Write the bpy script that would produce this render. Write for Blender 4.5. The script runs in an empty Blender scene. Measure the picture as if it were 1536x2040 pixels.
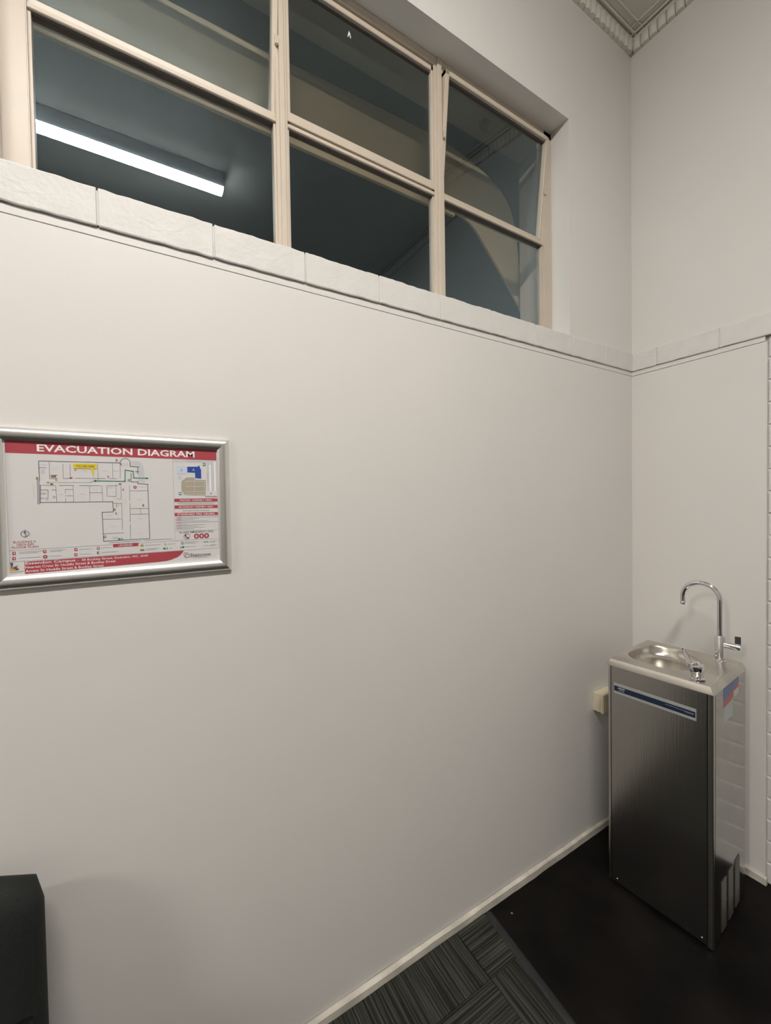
import bpy, bmesh, math, random
from mathutils import Vector, Matrix, noise
C = bpy.context.scene.collection
S = bpy.context.scene
R = random.Random(7)

# ------------------------------------------------------------------ camera
cam_d = bpy.data.cameras.new('camera'); cam = bpy.data.objects.new('camera', cam_d); C.objects.link(cam)
CX, CY, CZ = -2.0906, -1.1245, 1.5259
yaw, pitch, roll, FPX = 1.0312, -0.0212, -0.0157, 824.81
fw = Vector((math.cos(yaw)*math.cos(pitch), math.sin(yaw)*math.cos(pitch), math.sin(pitch)))
rt = Vector((math.sin(yaw), -math.cos(yaw), 0)); up = rt.cross(fw)
r2 = rt*math.cos(roll) + up*math.sin(roll); u2 = up*math.cos(roll) - rt*math.sin(roll)
cam.matrix_world = Matrix(((r2.x, u2.x, -fw.x, CX), (r2.y, u2.y, -fw.y, CY), (r2.z, u2.z, -fw.z, CZ), (0, 0, 0, 1)))
cam_d.sensor_fit = 'HORIZONTAL'; cam_d.sensor_width = 36.0; cam_d.lens = FPX/1536*36.0
cam_d.clip_start = 0.02
S.camera = cam
# ------------------------------------------------------------------ world, exposure
w = bpy.data.worlds.new('night'); S.world = w; w.use_nodes = True
w.node_tree.nodes['Background'].inputs[0].default_value = (0.30, 0.42, 0.55, 1)
w.node_tree.nodes['Background'].inputs[1].default_value = 0.012
S.view_settings.view_transform = 'Standard'; S.view_settings.look = 'None'
S.view_settings.exposure = 0.0; S.view_settings.gamma = 1.0; S.view_settings.use_curve_mapping = False
LAMP_STRENGTH = 206.0
LAMP_COLOR = (1.0, 0.955, 0.90)

# ------------------------------------------------------------------ materials
def mat(name, col, rough=0.5, metal=0.0, spec=0.5, noise_amt=0.0, noise_scale=6.0, bump=0.0, bump_scale=60.0,
        emit=None, estr=0.0, stretch=None, coat=0.0, noise2=None):
    m = bpy.data.materials.new(name); m.use_nodes = True
    nt = m.node_tree; b = nt.nodes['Principled BSDF']
    b.inputs['Base Color'].default_value = (*col, 1); b.inputs['Roughness'].default_value = rough
    b.inputs['Metallic'].default_value = metal; b.inputs['Specular IOR Level'].default_value = spec
    b.inputs['Coat Weight'].default_value = coat
    tc = nt.nodes.new('ShaderNodeTexCoord'); mp = nt.nodes.new('ShaderNodeMapping')
    nt.links.new(tc.outputs['Object'], mp.inputs[0])
    if stretch: mp.inputs['Scale'].default_value = stretch
    if noise_amt > 0:
        n = nt.nodes.new('ShaderNodeTexNoise'); n.inputs['Scale'].default_value = noise_scale; n.inputs['Detail'].default_value = 5
        nt.links.new(mp.outputs[0], n.inputs['Vector'])
        mx = nt.nodes.new('ShaderNodeMix'); mx.data_type = 'RGBA'
        c2 = noise2 or tuple(c*(1-noise_amt) for c in col)
        mx.inputs[6].default_value = (*c2, 1); mx.inputs[7].default_value = (*tuple(min(1, c*(1+noise_amt*.4)) for c in col), 1)
        cr = nt.nodes.new('ShaderNodeMapRange'); cr.inputs[1].default_value = .35; cr.inputs[2].default_value = .65
        nt.links.new(n.outputs[0], cr.inputs[0]); nt.links.new(cr.outputs[0], mx.inputs[0]); nt.links.new(mx.outputs[2], b.inputs['Base Color'])
    if bump > 0:
        n = nt.nodes.new('ShaderNodeTexNoise'); n.inputs['Scale'].default_value = bump_scale; n.inputs['Detail'].default_value = 6
        nt.links.new(mp.outputs[0], n.inputs['Vector'])
        bp = nt.nodes.new('ShaderNodeBump'); bp.inputs['Strength'].default_value = bump; bp.inputs['Distance'].default_value = .002
        nt.links.new(n.outputs[0], bp.inputs['Height']); nt.links.new(bp.outputs[0], b.inputs['Normal'])
    if emit:
        b.inputs['Emission Color'].default_value = (*emit, 1); b.inputs['Emission Strength'].default_value = estr
    return m

M = {}
M['wall'] = mat('wall_paint', (.715, .695, .668), .42, bump=.12, bump_scale=9, noise_amt=.025, noise_scale=1.3, spec=.3)
M['brickpaint'] = mat('painted_brick', (.69, .675, .65), .5, bump=.75, bump_scale=95, noise_amt=.04, noise_scale=14, spec=.3)
M['mortar'] = mat('painted_mortar', (.69, .675, .65), .6, bump=.5, bump_scale=120)
M['backwall'] = mat('back_wall_paint', (.33, .32, .31), .5, noise_amt=.03)
M['ceiling'] = mat('ceiling_paint', (.70, .68, .62), .7, noise_amt=.03)
M['cornice'] = mat('cornice_paint', (.74, .71, .64), .6, noise_amt=.04, noise_scale=20)
M['frame'] = mat('cream_frame_paint', (.57, .495, .405), .38, noise_amt=.03, noise_scale=10, bump=.06, bump_scale=30)
M['putty_shade'] = mat('dark_seal_and_shade', (.10, .08, .075), .7)  # pane seals, and the shade painted into the gap above the transom
M['seal'] = mat('black_gap', (.012, .012, .014), .6)
M['skirt'] = mat('worn_skirting', (.66, .62, .545), .5, noise_amt=.22, noise_scale=12, bump=.3, bump_scale=50)
M['steel'] = mat('brushed_steel', (.60, .575, .54), .27, 1.0, noise_amt=.10, noise_scale=5, bump=.10, bump_scale=260, stretch=(1, 1, .03))
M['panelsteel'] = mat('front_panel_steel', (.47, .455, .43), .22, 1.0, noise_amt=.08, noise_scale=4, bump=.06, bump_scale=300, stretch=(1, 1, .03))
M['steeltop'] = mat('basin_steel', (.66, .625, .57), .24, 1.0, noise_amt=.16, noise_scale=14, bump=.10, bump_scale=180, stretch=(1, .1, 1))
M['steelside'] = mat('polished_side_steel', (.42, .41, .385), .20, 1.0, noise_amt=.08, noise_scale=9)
M['louvre'] = mat('dull_louvre_steel', (.20, .19, .175), .35, 1.0)
M['chrome'] = mat('chrome', (.80, .80, .82), .05, 1.0)
M['darkchrome'] = mat('dark_tab', (.12, .12, .13), .25, .6)
M['alu'] = mat('satin_aluminium', (.80, .79, .77), .30, 1.0, bump=.05, bump_scale=200, stretch=(.05, 1, 1))
M['gpo'] = mat('cream_plastic', (.66, .59, .43), .4, noise_amt=.08, noise_scale=30)
M['rubber'] = mat('black_rubber', (.018, .018, .019), .45, noise_amt=.3, noise_scale=40, bump=.3)
M['chair'] = mat('black_upholstery', (.011, .013, .012), .75, bump=.5, bump_scale=220, noise_amt=.2, noise_scale=8, spec=.35)
M['chairdark'] = mat('black_chair_base', (.006, .006, .007), .5)
M['beige'] = mat('beige_render', (.80, .715, .53), .75, noise_amt=.05, noise_scale=5)
M['exterior'] = mat('exterior_paint', (.62, .64, .66), .7, noise_amt=.04)
M['body'] = mat('lamp_body', (.6, .6, .6), .5)
M['lamp'] = mat('lamp_diffuser', (.9, .9, .9), .5, emit=LAMP_COLOR, estr=LAMP_STRENGTH)
def flat(n, c, r=.45): M[n] = mat(n, c, r)
flat('paper', (.66, .65, .65), .3); flat('red', (.39, .055, .072)); flat('white', (.82, .80, .80)); flat('ink', (.10, .10, .12))
flat('grey', (.36, .36, .38)); flat('lightgrey', (.55, .56, .58)); flat('green', (.03, .23, .10)); flat('palegreen', (.34, .50, .30))
flat('yellow', (.72, .56, .02)); flat('mustard', (.38, .30, .08)); flat('blue', (.02, .065, .33)); flat('paleblue', (.55, .62, .74))
flat('tan', (.40, .355, .27)); flat('orange', (.78, .34, .03)); flat('navy', (.008, .018, .05), .3); flat('silver', (.34, .35, .34), .35)
flat('stickerblue', (.05, .11, .30), .3); flat('stickerred', (.42, .07, .06), .3); flat('stickerpale', (.42, .46, .47), .3)
flat('stickerwhite', (.55, .53, .47), .3)

# glass: clear pane; reflection is taken on the side that faces outwards from the slab
def glass_mat(name, tint):
    m = bpy.data.materials.new(name); m.use_nodes = True; nt = m.node_tree; nt.nodes.clear()
    o = nt.nodes.new('ShaderNodeOutputMaterial'); mx = nt.nodes.new('ShaderNodeMixShader')
    t = nt.nodes.new('ShaderNodeBsdfTransparent'); t.inputs[0].default_value = (*tint, 1)
    g = nt.nodes.new('ShaderNodeBsdfGlossy'); g.inputs[0].default_value = (.70, .89, 1, 1); g.inputs['Roughness'].default_value = .0
    f = nt.nodes.new('ShaderNodeFresnel'); f.inputs[0].default_value = 1.5
    ge = nt.nodes.new('ShaderNodeNewGeometry')
    s = nt.nodes.new('ShaderNodeMath'); s.operation = 'SUBTRACT'; s.inputs[0].default_value = 1; nt.links.new(ge.outputs['Backfacing'], s.inputs[1])
    k = nt.nodes.new('ShaderNodeMath'); k.operation = 'MULTIPLY'; nt.links.new(f.outputs[0], k.inputs[0]); nt.links.new(s.outputs[0], k.inputs[1])
    k2 = nt.nodes.new('ShaderNodeMath'); k2.operation = 'MULTIPLY'; k2.use_clamp = True; nt.links.new(k.outputs[0], k2.inputs[0]); k2.inputs[1].default_value = 3.0
    nt.links.new(k2.outputs[0], mx.inputs[0]); nt.links.new(t.outputs[0], mx.inputs[1]); nt.links.new(g.outputs[0], mx.inputs[2])
    nt.links.new(mx.outputs[0], o.inputs[0]); return m
M['glass'] = glass_mat('window_glass', (.92, .905, .88)); M['glass_upper'] = glass_mat('grimy_window_glass', (.62, .61, .585))

def floor_mat():
    m = mat('black_vinyl', (.003, .0026, .0024), .30, noise_amt=.4, noise_scale=5, noise2=(.009, .0076, .0068), spec=.10, bump=.15, bump_scale=30)
    nt = m.node_tree; b = nt.nodes['Principled BSDF']
    tc = nt.nodes.new('ShaderNodeTexCoord')
    v = nt.nodes.new('ShaderNodeTexVoronoi'); v.inputs['Scale'].default_value = 9; nt.links.new(tc.outputs['Object'], v.inputs['Vector'])
    lt = nt.nodes.new('ShaderNodeMath'); lt.operation = 'LESS_THAN'; lt.inputs[1].default_value = .040; nt.links.new(v.outputs['Distance'], lt.inputs[0])
    old = b.inputs['Base Color'].links[0].from_socket
    mx = nt.nodes.new('ShaderNodeMix'); mx.data_type = 'RGBA'; nt.links.new(lt.outputs[0], mx.inputs[0]); nt.links.new(old, mx.inputs[6])
    mx.inputs[7].default_value = (.22, .21, .19, 1); nt.links.new(mx.outputs[2], b.inputs['Base Color'])
    n = nt.nodes.new('ShaderNodeTexNoise'); n.inputs['Scale'].default_value = 9; nt.links.new(tc.outputs['Object'], n.inputs['Vector'])
    mr = nt.nodes.new('ShaderNodeMapRange'); mr.inputs[3].default_value = .26; mr.inputs[4].default_value = .5; nt.links.new(n.outputs[0], mr.inputs[0])
    nt.links.new(mr.outputs[0], b.inputs['Roughness'])
    return m
M['vinyl'] = floor_mat()

def carpet_mat(name, axis):
    m = bpy.data.materials.new(name); m.use_nodes = True; nt = m.node_tree; b = nt.nodes['Principled BSDF']
    b.inputs['Roughness'].default_value = .95; b.inputs['Specular IOR Level'].default_value = .1
    tc = nt.nodes.new('ShaderNodeTexCoord')
    mp = nt.nodes.new('ShaderNodeMapping'); nt.links.new(tc.outputs['Object'], mp.inputs[0])
    mp.inputs['Scale'].default_value = (130, 2.5, 1) if axis == 'y' else (2.5, 130, 1)
    n = nt.nodes.new('ShaderNodeTexNoise'); n.inputs['Scale'].default_value = 1; n.inputs['Detail'].default_value = 2; n.inputs['Roughness'].default_value = .6
    nt.links.new(mp.outputs[0], n.inputs['Vector'])
    w_ = nt.nodes.new('ShaderNodeTexWave'); w_.bands_direction = 'X' if axis == 'y' else 'Y'; w_.inputs['Scale'].default_value = 34
    w_.inputs['Distortion'].default_value = .8; w_.inputs['Detail'].default_value = 1
    nt.links.new(tc.outputs['Object'], w_.inputs['Vector'])
    mr = nt.nodes.new('ShaderNodeMapRange'); mr.inputs[1].default_value = .38; mr.inputs[2].default_value = .68; nt.links.new(n.outputs[0], mr.inputs[0])
    ad = nt.nodes.new('ShaderNodeMath'); ad.operation = 'MULTIPLY'; nt.links.new(mr.outputs[0], ad.inputs[0])
    sb = nt.nodes.new('ShaderNodeMapRange'); sb.inputs[3].default_value = .45; sb.inputs[4].default_value = 1.0; nt.links.new(w_.outputs['Fac'], sb.inputs[0])
    nt.links.new(sb.outputs[0], ad.inputs[1])
    mx = nt.nodes.new('ShaderNodeMix'); mx.data_type = 'RGBA'; nt.links.new(ad.outputs[0], mx.inputs[0])
    mx.inputs[6].default_value = (.016, .017, .014, 1); mx.inputs[7].default_value = (.085, .086, .070, 1)
    f = nt.nodes.new('ShaderNodeTexNoise'); f.inputs['Scale'].default_value = 500; nt.links.new(tc.outputs['Object'], f.inputs['Vector'])
    fm = nt.nodes.new('ShaderNodeMapRange'); fm.inputs[3].default_value = .6; fm.inputs[4].default_value = 1.35; nt.links.new(f.outputs[0], fm.inputs[0])
    hs = nt.nodes.new('ShaderNodeHueSaturation'); nt.links.new(mx.outputs[2], hs.inputs['Color']); nt.links.new(fm.outputs[0], hs.inputs['Value'])
    nt.links.new(hs.outputs[0], b.inputs['Base Color'])
    bp = nt.nodes.new('ShaderNodeBump'); bp.inputs['Strength'].default_value = .8; bp.inputs['Distance'].default_value = .003
    nt.links.new(ad.outputs[0], bp.inputs['Height']); nt.links.new(bp.outputs[0], b.inputs['Normal'])
    return m
M['carpet_y'] = carpet_mat('carpet_ribs_across', 'y'); M['carpet_x'] = carpet_mat('carpet_ribs_along', 'x')

# ------------------------------------------------------------------ helpers
def link(name, me, m=None, parent=None, smooth=False):
    o = bpy.data.objects.new(name, me); C.objects.link(o)
    if m is not None and len(me.materials) == 0: me.materials.append(m)
    if parent is not None: o.parent = parent
    if smooth:
        for p in me.polygons: p.use_smooth = True
    return o
def done(name, bm, m, parent=None, smooth=False, bev=0.0, seg=2, auto=None):
    me = bpy.data.meshes.new(name)
    if bev > 0:
        bmesh.ops.bevel(bm, geom=[e for e in bm.edges], offset=bev, segments=seg, affect='EDGES', clamp_overlap=True)
    bmesh.ops.recalc_face_normals(bm, faces=bm.faces[:])
    bm.to_mesh(me); bm.free()
    o = link(name, me, m, parent, smooth)
    if auto:
        for p in me.polygons: p.use_smooth = True
        for e in me.edges: pass
        me.set_sharp_from_angle(angle=math.radians(auto))
    return o
def add_box(bm, x0, x1, y0, y1, z0, z1):
    v = [bm.verts.new(p) for p in ((x0,y0,z0),(x1,y0,z0),(x1,y1,z0),(x0,y1,z0),(x0,y0,z1),(x1,y0,z1),(x1,y1,z1),(x0,y1,z1))]
    for f in ((0,3,2,1),(4,5,6,7),(0,1,5,4),(1,2,6,5),(2,3,7,6),(3,0,4,7)): bm.faces.new([v[i] for i in f])
def box(name, x0, x1, y0, y1, z0, z1, m, parent=None, bev=0.0, seg=2):
    bm = bmesh.new(); add_box(bm, x0, x1, y0, y1, z0, z1)
    return done(name, bm, m, parent, bev=bev, seg=seg)
def add_tube(bm, pts, rad, n=20, cap=True):
    """round tube along points; rad a number or list"""
    pts = [Vector(p) for p in pts]; rings = []
    prev = None
    for i, p in enumerate(pts):
        t = (pts[min(i+1, len(pts)-1)] - pts[max(i-1, 0)]).normalized()
        if prev is None:
            a = Vector((0, 0, 1)) if abs(t.z) < .9 else Vector((1, 0, 0)); s = t.cross(a).normalized()
        else: s = (prev - t*prev.dot(t)).normalized()
        prev = s; b = t.cross(s); r = rad[i] if isinstance(rad, (list, tuple)) else rad
        rings.append([bm.verts.new(p + (s*math.cos(2*math.pi*k/n) + b*math.sin(2*math.pi*k/n))*r) for k in range(n)])
    for a, b in zip(rings, rings[1:]):
        for k in range(n): bm.faces.new((a[k], a[(k+1) % n], b[(k+1) % n], b[k]))
    if cap: bm.faces.new(rings[0][::-1]); bm.faces.new(rings[-1])
def add_lathe(bm, prof, n=32, mtx=None):
    rings = []
    for r, z in prof:
        rings.append([bm.verts.new((mtx or Matrix()) @ Vector((r*math.cos(2*math.pi*k/n), r*math.sin(2*math.pi*k/n), z))) for k in range(n)])
    for a, b in zip(rings, rings[1:]):
        for k in range(n): bm.faces.new((a[k], a[(k+1) % n], b[(k+1) % n], b[k]))
    bm.faces.new(rings[0][::-1]); bm.faces.new(rings[-1])
def add_prism(bm, pts, y0, y1):
    """polygon in xz extruded along y"""
    a = [bm.verts.new((x, y0, z)) for x, z in pts]; b = [bm.verts.new((x, y1, z)) for x, z in pts]; n = len(pts)
    bm.faces.new(a); bm.faces.new(b[::-1])
    for i in range(n): bm.faces.new((a[i], b[i], b[(i+1) % n], a[(i+1) % n]))
def thing(name, label, cat, loc=(0, 0, 0), rz=0, group=None):
    o = bpy.data.objects.new(name, None); C.objects.link(o); o.location = loc; o.rotation_euler = (0, 0, rz)
    o.empty_display_size = .1
    o['label'] = label; o['category'] = cat
    if group: o['group'] = group
    return o
def structure(o, label=None, cat=None):
    o['kind'] = 'structure'
    if label: o['label'] = label
    if cat: o['category'] = cat
    return o

# ------------------------------------------------------------------ room dimensions (m)
XL, YB, H = -7.6, -3.7, 3.722              # room: x XL..0, y YB..0
ZL0, ZL1 = 2.149, 2.2315                   # the projecting brick course
WX0, WX1, WZ1 = -2.325, -.4813, 3.144      # window opening
WT = .267                                  # main wall thickness

# floor
fl = structure(box('floor', XL-.3, .30, YB-.3, WT+.3, -.12, -.004, M['seal']), 'floor of the corridor corner, black sheet by the cooler and ribbed carpet tiles', 'floor')
bm = bmesh.new()
for p in ((-1.02, -.005), (.02, -.005), (.02, YB), (-1.37, YB)): pass
pts = [(-1.022, -.002), (.013, -.002), (.013, YB), (-1.17, YB)]
a = [bm.verts.new((x, y, -.004)) for x, y in pts]; b = [bm.verts.new((x, y, 0)) for x, y in pts]
bm.faces.new(b); bm.faces.new(a[::-1])
for i in range(4): bm.faces.new((a[i], a[(i+1) % 4], b[(i+1) % 4], b[i]))
vin = done('vinyl_sheet', bm, M['vinyl'], fl)
def strip_x(y): return -1.0135 + (.085*(y+.03) if y > -1 else .085*(-.97) + .085*(y+1)*.55)
# carpet tiles: cut rows against the wall, quarter-turned
xs = [-7.6, -7.16, -6.66, -6.16, -5.66, -5.16, -4.66, -4.16, -3.66, -3.16, -2.66, -2.16, -1.66, -1.16]
ys = [-.012, -.18, -.68, -1.18, -1.68, -2.18, -2.68, -3.18, -3.7]
for j in range(len(ys)-1):
    for i in range(len(xs)):
        x0 = xs[i]+.0012; y1 = ys[j]-.0012; y0 = ys[j+1]+.0012
        bm = bmesh.new()
        if i == len(xs)-1: q = [(x0, y0), (strip_x(y0)-.014, y0), (strip_x(y1)-.014, y1), (x0, y1)]
        else: x1 = xs[i+1]-.0012; q = [(x0, y0), (x1, y0), (x1, y1), (x0, y1)]
        a = [bm.verts.new((x, y, -.004)) for x, y in q]; b = [bm.verts.new((x, y, .0045)) for x, y in q]
        bm.faces.new(b)
        for k in range(4): bm.faces.new((a[k], a[(k+1) % 4], b[(k+1) % 4], b[k]))
        across = (i + j) % 2 == 0          # last but one (left of the first joint): ribs run away from the wall
        done('carpet_tile', bm, M['carpet_y'] if across else M['carpet_x'], fl)
# rubber transition strip with a rounded end
bm = bmesh.new()
prof = [(-.017, .0), (-.016, .006), (-.011, .0085), (.004, .0085), (.013, .004), (.016, .0)]
rows = []
yy = [-.016, -.021, -.030] + [-.05-.1*k for k in range(37)]
for n_, y in enumerate(yy):
    sc = (.55, .85, 1)[n_] if n_ < 3 else 1
    rows.append([bm.verts.new((strip_x(y)+px*sc, y, pz*(sc if n_ else .4))) for px, pz in prof])
for a, b in zip(rows, rows[1:]):
    for k in range(len(prof)-1): bm.faces.new((a[k], a[k+1], b[k+1], b[k]))
bm.faces.new(rows[0]); 
ts = done('transition_strip', bm, M['rubber'], fl, smooth=True); ts['label'] = 'black rubber edging strip'

# ------------------------------------------------------------------ walls
def wall_left():
    bm = bmesh.new()
    G = .003
    add_box(bm, XL-.3, 0, G, WT, -.004, ZL0-.001)                         # core below the ledge
    add_box(bm, XL-.3, .25, .085, WT, ZL0-.001, ZL1-.001)                 # behind the ledge bricks
    add_box(bm, XL-.3, WX0, 0, WT, ZL1-.001, WZ1)                         # left of the window
    add_box(bm, WX1, .25, 0, WT, ZL1-.001, WZ1)                           # right of the window
    add_box(bm, XL-.3, .25, 0, WT, WZ1, H+.2)                             # above
    o = structure(done('wall_left', bm, M['wall']), 'long grey-white painted wall with the high window', 'wall')
    p = box('plaster_face', XL, .002, 0, G+.001, .034, 2.1262, M['wall'], o)
    box('plaster_bead', XL, .0, -.001, G+.001, 2.1274, 2.1475, M['wall'], o, bev=.0008, seg=1)
    box('brick_joint', XL, 0.0, -.0035, .083, ZL0+.003, ZL1-.004, M['mortar'], o)
    return o
wl = wall_left()
# right wall: rendered panel near the corner, painted brickwork beyond it
PE = -.5075
bm = bmesh.new()
add_box(bm, .018, .25, YB-.3, 0.0, -.004, ZL0-.001)
add_box(bm, .085, .25, YB-.3, 0.0, ZL0-.001, ZL1-.001)
add_box(bm, 0, .25, YB-.3, 0.0, ZL1-.001, H+.2)
wr = structure(done('wall_right', bm, M['wall']), 'short wall behind the cooler, smooth near the corner and brick beyond', 'wall')
bm = bmesh.new(); add_box(bm, 0, .019, PE, .0025, .0, 2.1262)
done('plaster_face', bm, M['wall'], wr, bev=.002, seg=2)
box('plaster_bead', -.0008, .019, PE+.006, 0, 2.1272, 2.1475, M['wall'], wr, bev=.0008, seg=1)
box('brick_joint', -.0035, .086, YB, 0, ZL0+.003, ZL1-.004, M['mortar'], wr)
box('mortar_bed', .0148, .019, YB, PE, 0, ZL0-.002, M['mortar'], wr)

# ledge bricks: rough painted course along both walls, each brick a part
def ledge_brick(L, seed, axis):
    """front face towards -Y (axis x) for a brick of length L starting at 0"""
    bm = bmesh.new(); nx = 22; nz = 5; d0 = -.0075; hz = ZL1-ZL0
    def n1(x, s): return noise.noise(Vector((x*32+seed*7.3, s*3.1+seed, .5)))
    grid = []
    for i in range(nx+1):
        x = L*(0, .006, *[q/(nx-2)for q in range(1, nx-2)], .994, 1)[i] if i < nx else L; col = []
        ex = .0015*n1(x, 9)
        zt = hz + .0022*n1(x, 1) + .0012*n1(x*3, 4); zb = .0016*n1(x, 2) - .0006
        endr = .0018 if i in (0, nx) else 0
        for k in range(nz+1):
            z = zb + (zt-zb)*(0, .03, .35, .66, .97, 1)[k]
            y = d0 + .0011*noise.noise(Vector((x*40+seed*3, z*45, seed))) + endr
            if k in (0, nz): y += .0014
            col.append(bm.verts.new((x + (0.0008*n1(z, 3) if i in (0, nx) else 0), y, z)))
        col.append(bm.verts.new((x, .004, zt+.0004))); col.append(bm.verts.new((x, .083, hz)))
        col.insert(0, bm.verts.new((x, .012, zb)))
        grid.append(col)
    for a, b in zip(grid, grid[1:]):
        for k in range(len(a)-1): bm.faces.new((a[k], b[k], b[k+1], a[k+1]))
    for c, fl_ in ((grid[0], 1), (grid[-1], 0)):
        bm.faces.new(c if fl_ else c[::-1])
    return bm
k = 0; x1 = -.0025; x0 = -.2303
while x1 > XL+.02:
    L = x1-max(x0, XL)-.0035
    o = done('brick', ledge_brick(L, k, 'x'), M['brickpaint'], wl, auto=16); o.location = (max(x0, XL)+.00175, 0, ZL0)
    x1 = x0; x0 -= .24; k += 1
y1 = -.0015; y0 = -.1163
while y1 > YB+.02:
    L = y1-max(y0, YB)-.0045
    o = done('brick', ledge_brick(L, 50+k, 'y'), M['brickpaint'], wr, auto=16); o.location = (0, y1-.002, ZL0); o.rotation_euler = (0, 0, -math.pi/2)
    y1 = y0; y0 -= .24; k += 1
# brickwork beyond the panel: stretcher bond, each brick a part, meshes shared
def wall_brick(L, seed):
    bm = bmesh.new(); add_box(bm, .0, .018, -L, 0, 0, .0775)
    bmesh.ops.bevel(bm, geom=[e for e in bm.edges if all(v.co.x < .001 for v in e.verts)], offset=.0025, segments=1, affect='EDGES')
    me = bpy.data.meshes.new('brick'); bmesh.ops.recalc_face_normals(bm, faces=bm.faces[:]); bm.to_mesh(me); bm.free(); me.materials.append(M['brickpaint']); return me
full = wall_brick(.2315, 0); half = wall_brick(.1115, 1)
for c in range(25):
    z = ZL0 - .086*(c+1) + .0045
    if z < -.001: break
    y = PE - .002
    if c % 2:
        o = bpy.data.objects.new('brick', half); C.objects.link(o); o.parent = wr; o.location = (.0095+R.uniform(-.0008, .0008), y, z); y -= .12
    for q in range(11):
        if y-.2315 < YB: break
        o = bpy.data.objects.new('brick', full); C.objects.link(o); o.parent = wr; o.location = (.0095+R.uniform(-.001, .001), y, z); y -= .24
# walls behind the camera
structure(box('wall_back', XL-.3, .25, YB-.25, YB, -.004, H+.2, M['backwall']))
structure(box('wall_front', XL-.3, XL, YB, WT, -.004, H+.2, M['wall']))
structure(box('ceiling', XL-.3, .25, YB-.25, WT, H, H+.15, M['ceiling']), 'cream ceiling stepped inside the fluted cornice', 'ceiling')

# skirting strips
def skirting(name, L, m):
    bm = bmesh.new(); n = int(L/.03)
    prev = None
    for i in range(n+1):
        x = L*i/n
        w_ = .0125 + .0022*noise.noise(Vector((x*7, 1.5, 0))) + .0012*noise.noise(Vector((x*31, 4.5, 0)))
        if noise.noise(Vector((x*9, 8.1, 3))) > .38: w_ -= .003
        h_ = .0305 + .0012*noise.noise(Vector((x*11, 2.5, 0)))
        c = [bm.verts.new(p) for p in ((x, .002, -.003), (x, -w_, -.003), (x, -w_, h_-.004), (x, -w_+.004, h_), (x, .002, h_))]
        if prev:
            for k in range(4): bm.faces.new((prev[k], c[k], c[k+1], prev[k+1]))
        else: bm.faces.new(c)
        prev = c
    bm.faces.new(prev[::-1])
    return structure(done(name, bm, m, auto=40))
s_ = skirting('baseboard_left', 7.6, M['skirt']); s_.location = (XL, 0, 0)
s_['label'] = 'thin chipped cream skirting strip under the long wall'; s_['category'] = 'skirting'
s_ = skirting('baseboard_right', .5, M['skirt']); s_.rotation_euler = (0, 0, -math.pi/2); s_.location = (0, -.014, 0)
s_['label'] = 'thin chipped cream skirting strip behind the cooler'; s_['category'] = 'skirting'

# ------------------------------------------------------------------ fluted cornice
def flute_mesh():
    bm = bmesh.new(); w_ = .0355; n = 8
    prof = [(w_/2*-math.cos(math.pi*i/n), -.011*math.sin(math.pi*i/n)-.012) for i in range(n+1)]
    rows = []
    for z, s, dy in ((.003, .55, .006), (.0, .9, .001), (.006, 1, 0), (.048, 1, -.004), (.051, .94, -.001)):
        rows.append([bm.verts.new((x*s, y*(1 if s == 1 else .9)+dy, z)) for x, y in prof])
    for a, b in zip(rows[1:], rows[2:]):
        for k in range(n): bm.faces.new((a[k], a[k+1], b[k+1], b[k]))
    back0 = [bm.verts.new((prof[0][0], .0, .0)), bm.verts.new((prof[-1][0], .0, .0))]
    back1 = [bm.verts.new((prof[0][0], .0, .051)), bm.verts.new((prof[-1][0], .0, .051))]
    r0 = rows[1]; r1 = rows[-1]
    bm.faces.new(r0[::-1]+[back0[0], back0[1]][::1]) if False else bm.faces.new([back0[0]]+r0+[back0[1]])
    bm.faces.new(([back1[0]]+r1+[back1[1]])[::-1])
    bm.faces.new([back0[0], back1[0]]+[rows[i][0] for i in (4, 3, 2, 1)]); bm.faces.new([back0[1]]+[rows[i][-1] for i in (1, 2, 3, 4)]+[back1[1]])
    for v in rows[0]: bm.verts.remove(v)
    bmesh.ops.recalc_face_normals(bm, faces=bm.faces[:])
    me = bpy.data.meshes.new('flute'); bm.to_mesh(me); bm.free(); me.materials.append(M['cornice'])
    for p in me.polygons: p.use_smooth = len(p.vertices) == 4
    return me
fm = flute_mesh()
def cornice(name, L, loc, rz, label):
    bm = bmesh.new()
    add_box(bm, 0, L, -.006, 0, 3.655, H)                        # fillet against the wall
    add_box(bm, 0, L, -.020, 0, 3.700, H)                        # cap above the flutes
    add_box(bm, 0, L, -.038, -.030, H-.010, H)                   # first bead
    add_box(bm, 0, L, -.071, -.064, H-.006, H)                   # second bead
    o = structure(done(name, bm, M['cornice'], bev=.0015, seg=1), label, 'cornice'); o.location = loc; o.rotation_euler = (0, 0, rz)
    n = min(120, int(L/.0365))
    for i in range(n):
        f = bpy.data.objects.new('flute', fm); C.objects.link(f); f.parent = o
        f.location = ((.034+.0365*i) if rz else (L-.034-.0365*i), 0, 3.651)
    return o
cornice('trim_1', 7.6, (XL, 0, 0), 0, 'cream fluted cornice above the long wall')
cornice('trim_2', 3.7, (0, 0, 0), -math.pi/2, 'cream fluted cornice above the short wall')

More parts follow.
